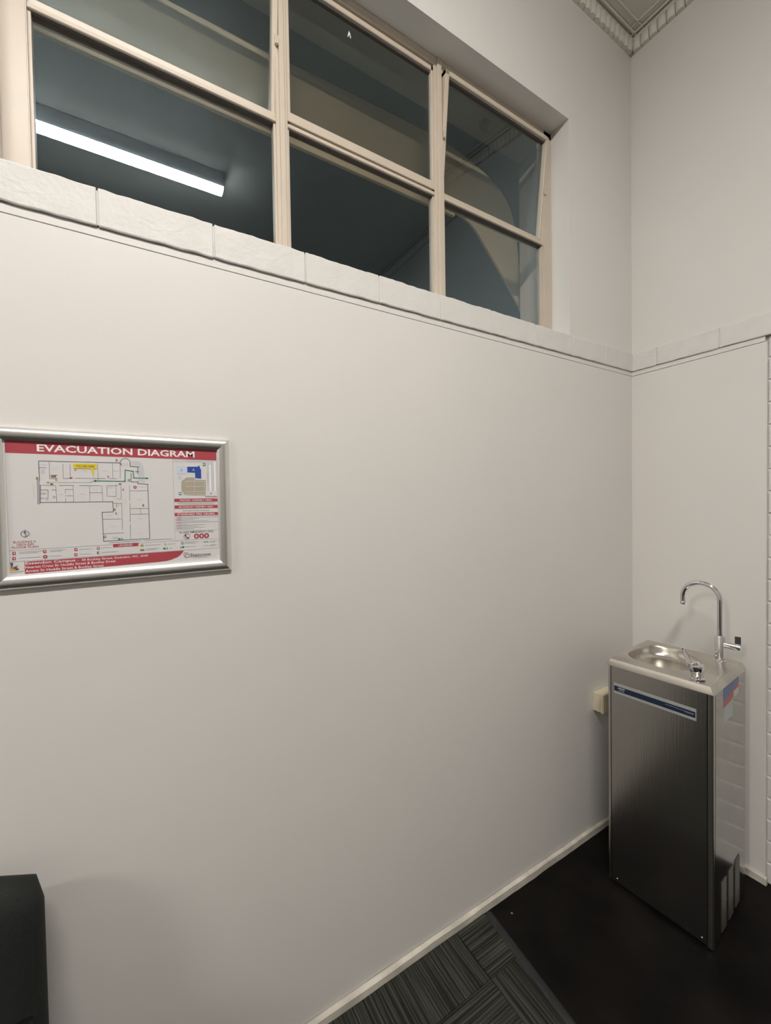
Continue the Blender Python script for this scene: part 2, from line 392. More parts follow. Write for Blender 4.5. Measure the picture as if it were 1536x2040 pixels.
# ------------------------------------------------------------------ window
win = bpy.data.objects.new('window_1', None); C.objects.link(win); win.location = (WX0, .1, ZL1); structure(win, 'high cream steel window of six panes, two top sashes tilted open', 'window')
def wpart(name, bm, m, parent=None, **k):
    o = done(name, bm, m, None, **k); par = parent or win; o.parent = par
    o.matrix_parent_inverse = par_inv(par); return o
def par_inv(p):
    mm = Matrix.Identity(4); q = p
    mm = Matrix.LocRotScale(p.location, p.rotation_euler, None)
    while p.parent:
        p = p.parent; mm = Matrix.LocRotScale(p.location, p.rotation_euler, None) @ mm
    return mm.inverted()
FY0, FY1 = .088, .128
Z0, ZT, Z2 = ZL1-.004, 2.645, WZ1
cols = [(-2.276, -1.7145), (-1.6795, -1.1295), (-1.0855, -.5305)]        # glass openings
def wbox(name, x0, x1, y0, y1, z0, z1, m='frame', bev=.002, parent=None):
    bm = bmesh.new(); add_box(bm, x0, x1, y0, y1, z0, z1); return wpart(name, bm, M[m], parent, bev=bev, seg=2)
def bar(name, x0, x1, z0, z1, vert):
    """steel section: flat face with a proud centre flange"""
    bm = bmesh.new(); add_box(bm, x0, x1, FY0+.004, FY1, z0, z1)
    if vert: a = (x1-x0)*.28; add_box(bm, x0+a, x1-a, FY0-.004, FY0+.005, z0, z1)
    else: a = (z1-z0)*.28; add_box(bm, x0, x1, FY0-.002, FY0+.005, z0+a, z1-a)
    return wpart(name, bm, M['frame'], bev=.0012, seg=1)
wbox('frame_stile', WX0, cols[0][0], FY0, FY1, Z0, Z2)
wbox('frame_stile', cols[2][1], WX1, FY0, FY1, Z0, Z2)
bar('mullion', cols[0][1], cols[1][0], Z0, Z2, True)
bar('mullion', cols[1][1], cols[2][0], Z0, Z2, True)
wbox('frame_head', WX0, WX1, FY0, FY1-.01, 3.117, Z2)
wbox('frame_sill', WX0, WX1, FY0, FY1, Z0, Z0+.014)
for i, (a, b) in enumerate(cols):
    wbox('transom', a, b, .094, FY1-.006, 2.650, 2.662, bev=.0012)
    wbox('transom_gap_shade', a, b, .112, FY1-.008, 2.662, 2.672, 'putty_shade', 0)  # dark brown colour stands in for shade in the gap under the sash
    # inner glazing beads of the lower pane
    bm = bmesh.new()
    add_box(bm, a, a+.006, .100, .124, Z0+.012, 2.650); add_box(bm, b-.006, b, .100, .124, Z0+.012, 2.650)
    wpart('glazing_bead', bm, M['frame'])
    g = wbox('pane', a+.002, b-.002, .110, .113, Z0+.010, 2.652, 'glass', 0)
    wbox('pane_seal', a, b, .101, .110, 2.6465, 2.650, 'putty_shade', 0)
def sash(i, tilt):
    a, b = cols[i]
    z0, z1 = (2.653, 3.100) if tilt else (2.667, 3.110)
    lap = .008 if tilt else .0
    x0, x1 = a-lap, b+lap
    zc = (z0+z1)/2
    p = bpy.data.objects.new('sash', None); C.objects.link(p); p.parent = win
    p.location = (0-win.location.x+(a+b)/2, 0.0, zc-win.location.z)
    if tilt: p.rotation_euler = (math.radians(tilt), 0, 0)
    def sp(name, bx, m, bev=.0015):
        bm = bmesh.new()
        for q in bx: add_box(bm, *q)
        o = done(name, bm, M[m], None, bev=bev, seg=1); o.parent = p; return o
    w_ = (x1-x0)/2; h_ = (z1-z0)/2; st = .017 if tilt else .010; rl = .024
    yf = -.012 if tilt else -.006
    sp('stile', [(-w_, -w_+st, yf, .016, -h_, h_)], 'frame'); sp('stile', [(w_-st, w_, yf, .016, -h_, h_)], 'frame')
    sp('rail', [(-w_, w_, yf-.002, .016, -h_, -h_+rl+(.009 if tilt else .005))], 'frame'); sp('rail', [(-w_, w_, yf, .016, h_-rl*.7, h_)], 'frame')
    sp('pane', [(-w_+st-.002, w_-st+.002, .006, .009, -h_+rl-.006, h_-rl*.6)], 'glass_upper', 0)
    sp('pane_seal', [(-w_+st, w_-st, .000, .006, h_-rl*.7-.005, h_-rl*.7+.001), (-w_+st, -w_+st+.0025, .000, .006, -h_+rl+.01, h_-rl*.7)], 'putty_shade', 0)
    if tilt:
        for s in (-1, 1):
            bm = bmesh.new(); xx = s*(w_-.004)
            add_box(bm, xx-.005, xx+.005, yf-.009, yf+.001, -.012, .016)
            o = done('pivot', bm, M['frame'], None, bev=.003, seg=2); o.parent = p
    return p
sash(0, 6.0); sash(1, 0); sash(2, 6.0)
# paint fleck on the middle top pane
bm = bmesh.new(); add_prism(bm, [(-1.470, 3.040), (-1.466, 3.040), (-1.4655, 3.047), (-1.461, 3.047), (-1.4605, 3.040), (-1.457, 3.040), (-1.460, 3.052), (-1.464, 3.060)], .104, .1062)
wpart('paint_fleck', bm, M['white'])

# bracket with a round disc under the outer window head
bk = thing('wall_bracket', 'small pale bracket with a round disc hanging outside behind the right top pane', 'bracket', (-.778, .185, WZ1))
box('plate', -.018, .018, -.012, .012, -.004, 0, M['frame'], bk, bev=.001)
bm = bmesh.new(); add_box(bm, -.003, .003, -.006, .006, -.044, -.003); add_box(bm, -.012, .004, -.005, .005, -.050, -.042); done('arm', bm, M['frame'], bk, bev=.001)
bm = bmesh.new(); add_lathe(bm, [(.0, -.004), (.015, -.004), (.018, -.002), (.018, .002), (.015, .004), (.006, .004), (.005, .006), (.0, .006)][1:-1], 20, Matrix.Translation((-.026, -.002, -.032)) @ Matrix.Rotation(math.radians(90), 4, 'X') @ Matrix.Rotation(.3, 4, 'Y'))
done('disc', bm, M['frame'], bk, auto=40)

# curved beige canopy edge outside
upc = [(-4.6, 3.050), (-1.98, 3.052), (-1.65, 3.062), (-1.2, 3.082), (-.966, 3.090), (-.9, 3.088), (-.841, 3.080), (-.78, 3.072), (-.722, 3.060), (-.665, 3.046), (-.611, 3.026), (-.575, 3.008), (-.545, 2.986), (-.52, 2.960), (-.501, 2.932), (-.486, 2.898), (-.474, 2.859), (-.462, 2.80), (-.452, 2.72), (-.44, 2.62), (-.42, 2.50), (-.38, 2.36)]
loc_ = [(-.36, 2.36), (-.4471, 2.487), (-.52, 2.563), (-.600, 2.644), (-.66, 2.700), (-.715, 2.752), (-.748, 2.777), (-.775, 2.791), (-.801, 2.800), (-.83, 2.804), (-.86, 2.806), (-4.6, 2.806)]
cp = thing('canopy_edge', 'beige curved canopy edge outside the high window', 'canopy', (-2.0, .30, 2.4))
bm = bmesh.new(); add_prism(bm, [(x+2.0, z-2.4) for x, z in upc+loc_], 0, .010)
done('fascia', bm, M['beige'], cp)
bm = bmesh.new(); add_box(bm, -2.6, 1.140, -.006, .008, 2.784-2.4, 2.7935-2.4); add_box(bm, -2.6, 1.140, -.002, .009, 2.7935-2.4, 2.812-2.4)
done('lip', bm, M['beige'], cp, bev=.001, seg=1)

# ------------------------------------------------------------------ ceiling batten lamp (seen mirrored in the glass)
def batten(x, label, LX=.755):
    lp = thing('ceiling_batten_light', label, 'ceiling light', (x, -1.60, H), group='corridor ceiling lights')
    box('body', -LX, LX, -.036, .036, -.102, 0, M['body'], lp, bev=.004)
    bm = bmesh.new(); n = 10; rows = []
    for x in (-LX+.004, LX-.004):
        rows.append([bm.verts.new((x, .045*math.cos(math.pi*i/n), -.102-.017*math.sin(math.pi*i/n)**.6 if 0 < i < n else -.102)) for i in range(n+1)])
    for i in range(n): bm.faces.new((rows[0][i], rows[0][i+1], rows[1][i+1], rows[1][i]))
    bm.faces.new(rows[0]); bm.faces.new(rows[1][::-1]); bm.faces.new((rows[0][0], rows[1][0], rows[1][-1], rows[0][-1]))
    done('diffuser', bm, M['lamp'], lp)
batten(-2.155, 'long white batten light whose glowing tube is mirrored in the window glass', .605)
batten(-5.60, 'second white batten light, farther along the ceiling from the corner')

# ------------------------------------------------------------------ evacuation sign
sg = thing('evacuation_sign', 'silver-framed EVACUATION DIAGRAM sign with a red header on the wall', 'sign', (-2.3215, 0, 1.6663))
IW, IH, RW = .4072, .278, .0285
def rail(L, loc, ry):
    """snap-frame rail along +x, inner edge at z=0, outer at z=RW, mitred"""
    prof = [(0, 0.0035), (.0005, .0075), (.003, .0098), (.007, .0122), (.012, .0136), (.017, .0138), (.0215, .0125), (.0250, .0100), (.0272, .0066), (.0285, .0028), (.0285, 0)]
    bm = bmesh.new(); a = [bm.verts.new((-z, -y, z)) for z, y in prof]; b = [bm.verts.new((L+z, -y, z)) for z, y in prof]
    a0 = bm.verts.new((0, 0, 0)); b0 = bm.verts.new((L, 0, 0)); a = [a0]+a; b = [b0]+b
    for i in range(len(a)-1): bm.faces.new((a[i], b[i], b[i+1], a[i+1]))
    bm.faces.new((a[-1], b[-1], b[0], a[0])); bm.faces.new(a[::-1]); bm.faces.new(b)
    o = done('frame_rail', bm, M['alu'], sg, auto=38); o.location = loc; o.rotation_euler = (0, ry, 0); return o
rail(IW, (0, 0, 0), 0); rail(IH, (IW, 0, 0), math.pi/2); rail(IW, (IW, 0, -IH), math.pi); rail(IH, (0, 0, -IH), -math.pi/2)
sheet = box('sheet', -.003, IW+.003, -.0032, -.0005, -IH-.003, .003, M['paper'], sg)
LV = {0: -.0034, 1: -.0036, 2: -.0038, 3: -.0040, 4: -.0042}
class Print:
    def __init__(s): s.b = {}
    def bm(s, m, lv):
        if (m, lv) not in s.b: s.b[(m, lv)] = bmesh.new()
        return s.b[(m, lv)]
    def poly(s, pts, m, lv=1):
        bm = s.bm(m, lv); a = [bm.verts.new((u/1000, LV[lv], -v/1000)) for u, v in pts]
        f = bm.faces.new(a); f.normal_update(); bmesh.ops.triangulate(bm, faces=[f]) if len(a) > 4 else None
    def rect(s, u, v, w_, h_, m, lv=1): s.poly([(u-w_/2, v-h_/2), (u+w_/2, v-h_/2), (u+w_/2, v+h_/2), (u-w_/2, v+h_/2)], m, lv)
    def seg(s, l, w_, m, lv=1):
        for a, b, c, d in l:
            q = Vector((c-a, d-b)); L = q.length or 1; n = Vector((-q.y, q.x))/L*w_/2; e = q/L*w_/2
            s.poly([(a-e.x+n.x, b-e.y+n.y), (c+e.x+n.x, d+e.y+n.y), (c+e.x-n.x, d+e.y-n.y), (a-e.x-n.x, b-e.y-n.y)], m, lv)
    def path(s, p, w_, m, lv=1): s.seg([(*a, *b) for a, b in zip(p, p[1:])], w_, m, lv)
    def ring(s, u, v, r, w_, m, lv=1, n=24):
        s.path([(u+r*math.cos(2*math.pi*k/n), v+r*math.sin(2*math.pi*k/n)) for k in range(n+1)], w_, m, lv)
    def disc(s, u, v, r, m, lv=1, n=20): s.poly([(u+r*math.cos(2*math.pi*k/n), v+r*math.sin(2*math.pi*k/n)) for k in range(n)], m, lv)
    def text(s, body, u0, v0, u1, v1, m, lv=2, bold=0.0, shear=0.0, space=1.0, skew=0.0):
        bm = s.bm(m, lv); add_text(bm, body, lambda x, z: ((u0+(u1-u0)*x)/1000, LV[lv], -(v1-(v1-v0)*z+skew*x)/1000), bold, shear, space)
    def flush(s, name, parent, first=None):
        out = []
        # one object per print area: several materials in one mesh
        me = bpy.data.meshes.new(name); all_ = bmesh.new(); mats = []
        for (m, lv), bm in s.b.items():
            if m not in mats: mats.append(m)
            for f in bm.faces:
                vs = [all_.verts.new(v.co) for v in f.verts]; g = all_.faces.new(vs); g.material_index = mats.index(m)
                g.normal_update()
                if g.normal.y > 0: g.normal_flip()
            bm.free()
        all_.to_mesh(me); all_.free()
        for m in mats: me.materials.append(M[m])
        s.b = {}
        return link(name, me, None, parent)
def add_text(bm, body, fn, bold=0.0, shear=0.0, space=1.0):
    cu = bpy.data.curves.new('lettering', 'FONT'); cu.body = body; cu.resolution_u = 2; cu.offset = bold; cu.shear = shear; cu.space_character = space
    ob = bpy.data.objects.new('lettering', cu); C.objects.link(ob)
    dg = bpy.context.evaluated_depsgraph_get(); me = bpy.data.meshes.new_from_object(ob.evaluated_get(dg))
    xs_ = [v.co.x for v in me.vertices]; ys_ = [v.co.y for v in me.vertices]; a, b, c, d = min(xs_), max(xs_), min(ys_), max(ys_)
    if 'y' in body or 'p' in body or 'g' in body: pass
    vs = [bm.verts.new(fn((v.co.x-a)/(b-a), (v.co.y-c)/(d-c))) for v in me.vertices]
    for p in me.polygons:
        try: bm.faces.new([vs[i] for i in p.vertices])
        except ValueError: pass
    bpy.data.objects.remove(ob); bpy.data.meshes.remove(me); bpy.data.curves.remove(cu)
P = Print()
P.poly([(2.5, -1), (405.5, -1), (405.5, 25.5), (2.5, 25.5)], 'red', 0); P.flush('title_band', sheet)
P.text('EVACUATION DIAGRAM', 53, 5.2, 355, 20.4, 'white', 1, .022); P.flush('title_lettering', sheet)
THICK = [(55.4,40.3,199.5,38.9),(219.0,38.2,218.8,46.5),(218.8,46.5,236.7,47.0),(233.6,47.1,233.2,62.4),(229.6,58.1,236.5,57.9),(55.4,40.3,55.7,80.4),(55.7,127.4,183.3,127.2),(183.3,127.2,183.9,150.3),(183.9,150.3,162.8,150.5),(162.8,150.5,164.1,215.6),(164.1,215.6,254.2,214.7),(254.2,214.7,253.1,86.9),(253.1,86.9,233.0,86.0),(233.0,86.0,233.1,80.5),(233.1,81.6,219.7,81.8),(219.7,81.8,220.2,62.7),(56.7,91.2,55.7,127.4)]
THIN = [(72.7,41.3,72.5,76.8),(56.3,54.1,67.9,53.7),(72.7,69.5,85.9,69.2),(72.5,76.8,85.7,76.5),(95.8,45.4,95.5,76.4),(107.9,45.0,107.8,72.1),(95.5,76.4,109.9,75.5),(116.7,75.3,170.5,75.1),(179.3,74.9,192.6,74.7),(157.4,41.5,157.3,79.8),(185.1,40.5,184.9,74.1),(199.5,38.9,199.2,73.9),(56.7,91.2,81.3,91.3),(88.0,91.3,113.6,91.4),(123.2,91.3,161.4,91.3),(173.0,91.2,192.2,91.1),(82.6,92.0,83.1,126.8),(112.2,91.7,112.1,127.1),(141.4,91.5,141.1,126.8),(163.7,91.3,164.8,126.3),(98.4,99.9,112.0,99.9),(98.1,113.4,111.6,113.5),(98.4,99.9,98.2,107.7),(141.6,106.7,163.9,106.7),(173.0,91.9,173.0,113.0),(190.2,90.0,190.1,114.9),(199.7,89.9,199.6,121.0),(172.4,114.8,190.7,115.6),(190.6,120.9,199.0,121.0),(75.8,101.0,82.4,101.0),(56.4,101.1,69.3,101.0),(69.3,101.0,68.9,117.6),(57.0,109.3,65.2,109.3),(216.5,89.8,215.9,124.0),(216.4,131.2,215.9,174.6),(216.1,180.0,215.6,212.5),(216.8,102.4,252.8,102.3),(216.7,143.1,252.7,143.9),(236.9,143.5,237.2,157.1),(217.0,156.5,252.4,156.7),(163.8,166.3,197.9,166.7),(183.2,130.8,199.3,131.7),(200.2,131.0,200.3,191.9),(164.5,199.0,203.1,198.5),(97.9,119.5,98.6,126.9),(56.7,118.5,62.4,118.6),(190.3,130.9,190.7,139.8)]
ARC = [(199.5,38.9),(199.9,36.3),(200.9,33.9),(202.5,31.8),(204.5,30.1),(206.9,29.0),(209.4,28.6),(211.9,28.8),(214.3,29.7),(216.3,31.2),(217.8,33.2),(218.7,35.6),(219.0,38.2)]
P.poly([(219.1,33.9),(234.9,34.0),(242,38),(245.5,47.5),(247.8,84.7),(234,83.4),(234,48),(218.8,46.5)], 'lightgrey', 0)
P.poly([(51.1,79.8),(56.2,79.7),(55.9,131.4),(50.8,131.3)], 'grey', 0); P.rect(45.8, 104, 1.2, 30, 'lightgrey', 0)
P.seg(THICK, 1.15, 'ink', 1); P.path(ARC, .9, 'ink', 1); P.seg(THIN, .6, 'ink', 1)
for k in range(6): P.seg([(203+2.2*k, 40, 203+2.2*k, 46)], .3, 'grey', 1)
P.rect(61.5, 62, 7, 10, 'lightgrey', 0)
for u, v in [(63.7,47.2),(82.8,54.2),(132.4,57.9),(170.9,57.5),(191.6,57.0),(90.9,110.4),(126.4,109.4),(151.7,99.0),(241.3,93.2),(235.8,122.4),(235.7,166.9),(234.9,201.6),(174.3,158.2),(181.9,182.9),(192.6,136.3),(178.8,95.4),(62.3,106.0)]:
    P.rect(u, v, 9, .9, 'lightgrey', 1)
P.ring(205, 127, 4.2, .35, 'lightgrey', 1); P.ring(67, 120, 2, .4, 'ink', 1); P.ring(79, 116, 1.8, .5, 'ink', 1)
P.flush('floor_plan', sheet)
P.path([(152.4,80.6),(208.1,80.9),(208.8,55.1),(224.4,57.2),(225.5,72.7),(251.3,73.0)], 1.7, 'green', 2); P.poly([(250, 70.6), (255.5, 73.0), (250, 75.4)], 'green', 2)
P.poly([(153.5, 77.8), (148.5, 80.7), (153.5, 83.6)], 'green', 2)
for k in range(20): P.rect(71+3.75*k, 85.0-.05*k, 2.4, 1.2, 'palegreen', 2)
P.poly([(71, 82.4), (66.0, 85.1), (71, 87.8)], 'palegreen', 2); P.path([(143, 84.2), (147.9, 80.7)], 1.1, 'palegreen', 2)
P.flush('escape_route', sheet)
P.poly([(114.0,43.4),(155.6,43.4),(155.4,54.0),(113.7,54.0)], 'yellow', 3); P.poly([(144.6,53.9),(149.7,53.9),(149.5,74.8)], 'yellow', 3)
P.text('YOU ARE HERE', 118.3, 46.2, 151, 51.5, 'ink', 4, .01); P.flush('you_are_here_callout', sheet)
for u, v in [(75.6,88.4),(198.3,87.1),(109.1,74.8)]: P.rect(u, v, 4.6, 2.8, 'red', 2)
for u, v in [(117.2,56.6),(176.4,70.8),(204.0,99.9),(189.2,154.0),(83.8,79.3),(200.9,41.7)]: P.rect(u, v, 2.6, 4.8, 'red', 2); P.rect(u+.4, v, .8, 2.6, 'white', 3)
for u, v in [(192.8,33.2),(51.9,76.5),(242.7,136.3),(186.4,145.0)]: P.rect(u, v, 3.6, 5.0, 'mustard', 2); P.rect(u, v, 1.2, 2.4, 'ink', 3)
P.rect(79.2, 72.0, 9, 4.4, 'mustard', 2); P.seg([(75.5, 73.8, 79, 70.2), (78.5, 73.8, 82, 70.2), (81, 73.8, 83, 71.5)], .9, 'ink', 3)
for u, v in [(215.8,77.9),(166.7,205.5)]: P.rect(u, v, 4.4, 4.6, 'green', 2); P.rect(u, v, 1.6, 2.4, 'white', 3)
P.rect(195.8, 212.1, 8.4, 3.2, 'green', 2); P.rect(197, 212.1, 2.2, 2, 'white', 3); P.rect(186, 208.5, 11, 4.5, 'lightgrey', 1)
P.disc(227.2, 94.0, 3.3, 'red', 2); P.rect(227.2, 94.0, 2.6, 1.5, 'white', 3); P.rect(191.5, 87, 3.4, 4.5, 'paleblue', 2)
P.flush('plan_symbol', sheet)['kind'] = 'stuff'
P.ring(29.5, 192.1, 6.4, 1.1, 'grey', 1); P.poly([(29.5, 184), (32, 192), (29.5, 190), (27, 192)], 'ink', 2); P.rect(30.8, 194, 3, 5, 'grey', 2); P.seg([(29.5, 182, 29.5, 203)], .4, 'grey', 1)
P.text('BUILDING A', 10.5, 206.3, 47.1, 210.6, 'red', 2); P.text('GROUND', 15.5, 211.9, 43.2, 216.2, 'red', 2); P.text('FLOOR PLAN', 8.7, 217.3, 50.2, 221.6, 'red', 2)
P.flush('compass_and_caption', sheet)
P.seg([(2.6,26,4.2,272),(4.1,225.4,306.8,223.4),(4.5,248.6,325.0,247.6),(325.0,247.6,406.4,246.7),(405.6,26,406.6,246.6),(306.4,26.0,307.5,222.3),(308.0,199.8,406.3,200.4),(307.5,223.0,407.0,223.4)], .5, 'grey', 1)
P.flush('border_line', sheet)
# site plan and text column
P.poly([(306.6,26.0),(405.5,26.0),(405.5,32.5),(306.4,33.0)], 'lightgrey', 0); P.poly([(382.2,32.5),(405.3,32.5),(405.3,104.0),(382.2,104.0)], 'lightgrey', 0)
P.seg([(389.8,39.0,389.8,103.2),(401.0,31.5,401.0,103.2)], 4.2, 'white', 1); P.rect(384.2, 70, .9, 26, 'grey', 1); P.text('Buckley Street', 337, 27.6, 372.4, 30.6, 'grey', 2)
P.poly([(337.8,43.4),(363.1,42.6),(369.1,49.4),(368.9,71.6),(355.4,71.1),(355.0,57.6),(338.1,57.2)], 'blue', 1); P.poly([(361, 43), (365, 39.5), (367.5, 46)], 'blue', 1)
P.poly([(315.1,43.0),(336.7,42.7),(336.3,61.1),(314.7,61.6)], 'paleblue', 1); P.poly([(316.3,63.5),(326.6,63.2),(326.3,74.3),(316.1,74.5)], 'paleblue', 0); P.rect(321.4, 68.8, 8.6, 9.4, 'paper', 1)
P.text('A', 349.2, 47.6, 354.4, 53.6, 'paleblue', 2); P.text('B', 323.5, 48.8, 327.5, 55.4, 'grey', 2); P.text('C', 319.0, 65.3, 323.2, 72.1, 'grey', 2)
P.poly([(324.5,79.3),(336.1,69.5),(353.7,69.2),(354.6,75.0),(379.3,75.4),(378.3,113.8),(342.1,112.9),(331.6,112.0),(324.0,102.1)], 'tan', 1)
P.seg([(334.2,79.1,376.7,78.9),(333.9,91.4,376.4,91.3),(333.6,104.4,376.1,104.6),(329,110.6,379,111)], .9, 'paper', 2); P.seg([(353.5,76.9,352.8,106.0),(334.2,77.2,333.8,82),(376.0,76.6,375.3,106.0)], .7, 'paper', 2)
P.rect(392, 110, 26, 13, 'paper', 2); P.disc(390.6, 109.2, 2.5, 'grey', 3); P.text('SITE PLAN', 377, 114.8, 404.0, 118.6, 'red', 3)
for u, v in [(376.6,36.6),(320.7,109.0)]: P.rect(u, v, 5.6, 6.8, 'green', 3); P.rect(u, v, 2.8, 3.2, 'white', 4)
P.flush('site_plan', sheet)
for a, b in ((121.4, 129.2), (137.8, 145.7), (155.8, 163.8)): P.poly([(308, a), (405.8, a), (405.7, b), (307.8, b)], 'red', 1)
P.text('PRIMARY ASSEMBLY AREA', 320, 123.2, 392, 127.6, 'white', 2); P.text('SECONDARY ASSEMBLY AREA', 317, 139.6, 395, 144.1, 'white', 2); P.text('STANDARD FIRE ORDERS', 313.5, 157.3, 398.5, 162.6, 'white', 2, .005)
P.text('Northeast Corner of Carpark', 326, 149.0, 387, 153.2, 'ink', 2)
for k, (a, b) in enumerate(((314, 398), (317, 396))): P.seg([(a, 131.8+3*k, b, 131.8+3*k)], 1.0, 'grey', 1)
for k, L in enumerate((92, 48, 36, 70, 92, 22, 62, 44, 60, 36)):
    v = 167.4+3.15*k; P.seg([(313, v, 313+L, v)], .75, 'grey', 1); P.seg([(310.5, v, 311.6, v)], .7, 'red', 2)
for k, L in ((0, 9), (1, 8), (2, 8), (4, 10), (6, 8), (8, 10)): P.seg([(313, 167.4+3.15*k, 313+L, 167.4+3.15*k)], .9, 'red', 2)
P.flush('fire_orders', sheet)
P.text('IN ANY EMERGENCY DIAL', 317.0, 201.6, 395, 206.0, 'ink', 2, .002); P.text('000', 349, 207.8, 384, 221.0, 'red', 2, .03)
P.ring(333.2, 214.2, 6.6, .7, 'red', 2); P.path([(330.4, 210.6), (330.3, 213), (332, 216), (335, 217.8), (336.6, 217.8)], 1.9, 'red', 2); P.rect(330.6, 211.2, 3.2, 2.2, 'red', 2); P.rect(335.8, 217.4, 3.0, 2.4, 'red', 2)
P.flush('emergency_number', sheet)
P.poly([(181.5,223.3),(230.9,223.3),(230.8,230.6),(181.7,230.6)], 'red', 1); P.text('LEGEND', 192, 224.8, 219.4, 229.4, 'white', 2)
for u, v in [(11.3,231.4),(11.0,242.1),(60.5,231.2),(113.6,230.6),(113.3,241.9)]: P.rect(u, v, 5.2, 6.2, 'red', 2); P.rect(u+.4, v, 1.6, 3, 'white', 3)
P.disc(61.0, 242.2, 3.8, 'red', 2); P.rect(61, 242.2, 2.8, 1.6, 'white', 3); P.rect(153.9, 230.3, 5.4, 5.6, 'red', 2); P.rect(153.9, 230.3, 3.8, 2.2, 'white', 3)
P.rect(153.6, 240.7, 4.6, 5.4, 'ink', 2); P.rect(154.8, 240.7, 2.4, 3.4, 'paleblue', 3)
P.rect(237.9, 229.9, 5.8, 4.6, 'mustard', 2); P.rect(238.0, 240.6, 8.4, 3.6, 'mustard', 2); P.seg([(235, 242, 238, 239.2), (238.5, 242, 241, 239.2)], 1.0, 'ink', 3)
P.rect(285.8, 230.1, 2.6, 4.6, 'grey', 2); P.rect(285.9, 240.2, 9.2, 4, 'green', 2); P.rect(287.6, 240.2, 2.4, 2.6, 'white', 3)
P.rect(322.7, 229.8, 5, 6, 'green', 2); P.rect(322.7, 229.8, 2.4, 2.8, 'white', 3); P.rect(322.4, 239.7, 9, 4, 'green', 2); P.rect(320.4, 239.7, 2.2, 2.6, 'white', 3)
P.seg([(370, 230, 380, 230)], .9, 'green', 2); P.poly([(379, 228.6), (382.6, 230), (379, 231.4)], 'green', 2); P.seg([(371, 239.5, 381, 239.5)], .6, 'grey', 2)
for u, v, L, n in ((19, 231, 40, 2), (19, 242, 34, 1), (69, 230.5, 26, 2), (69, 242, 19, 1), (120, 230.6, 21, 1), (120, 241.9, 21, 1), (160, 230.3, 18, 1), (160, 240.5, 31, 1), (245, 230, 31, 1), (246, 240, 27, 2), (292, 230.5, 16, 1), (295, 240.5, 6, 1), (328, 229.5, 32, 2), (330, 239.7, 22, 1), (385, 230, 17, 2), (385, 239.5, 17, 2)):
    for k in range(n): P.seg([(u, v-1.4*(n-1)+2.8*k, u+L*(1-.25*k), v-1.4*(n-1)+2.8*k)], .85, 'grey', 1)
P.seg([(176, 219.4, 236, 218.6), (244, 218.5, 300, 217.9)], 1.3, 'grey', 1)
P.flush('legend', sheet)
P.poly([(27.2,250.3),(325.7,248.4),(322, 254),(317.9,258.5),(312, 262.8),(304.1,265.8),(296, 268.6),(287.2,270.5),(270, 271.4),(27.2,275.5)], 'red', 1); P.flush('address_band', sheet)
P.text('Essendon Campus', 28.6, 250.9, 112.2, 258.2, 'white', 2, .012); P.text('-  38 Buckley Street, Essendon, VIC, 3040', 116, 251.8, 249.5, 258.2, 'white', 2, .006)
P.text('Nearest Cross St: Hoddle Street & Buckley Street', 28.3, 259.2, 185.7, 266.0, 'white', 2, .008); P.text('Access St: Hoddle Street & Buckley Street', 28.1, 267.2, 162.8, 274.0, 'white', 2, .008)
P.flush('address_lettering', sheet)
P.poly([(4.6, 250.6), (9.4, 250.6), (8.2, 259), (6.2, 260)], 'ink', 2); P.poly([(6.0, 262), (17.5, 255.8), (14.2, 259.6), (18, 266.2), (13.4, 266.2), (10.4, 262.4)], 'ink', 2)
P.poly([(4.6, 258.4), (11, 262.6), (16.5, 266.4), (4.8, 266.4)], 'orange', 1); P.poly([(11, 259), (16, 260), (18, 262), (18, 266), (14, 262)], 'orange', 1)
P.seg([(5.2, 269.6, 25.5, 269.4)], 1.0, 'grey', 1); P.seg([(6, 271.8, 22, 271.6)], .6, 'lightgrey', 1)
P.flush('campus_logo', sheet)
def rsq(u, v, s): P.path([(u-s, v-s+1), (u-s+1, v-s), (u+s-1, v-s), (u+s, v-s+1), (u+s, v+s-1), (u+s-1, v+s), (u-s+1, v+s), (u-s, v+s-1), (u-s, v-s+1)], .8, 'red', 2)
rsq(330, 258.6, 4.2); rsq(333.2, 262, 4.2); P.rect(332.6, 261.2, 5.2, 5.2, 'paper', 3)
P.text('Statcom', 339.5, 256.6, 386.2, 265.4, 'ink', 2, .008); P.seg([(346, 268.0, 381, 267.6)], .9, 'grey', 1)
P.flush('maker_logo', sheet)

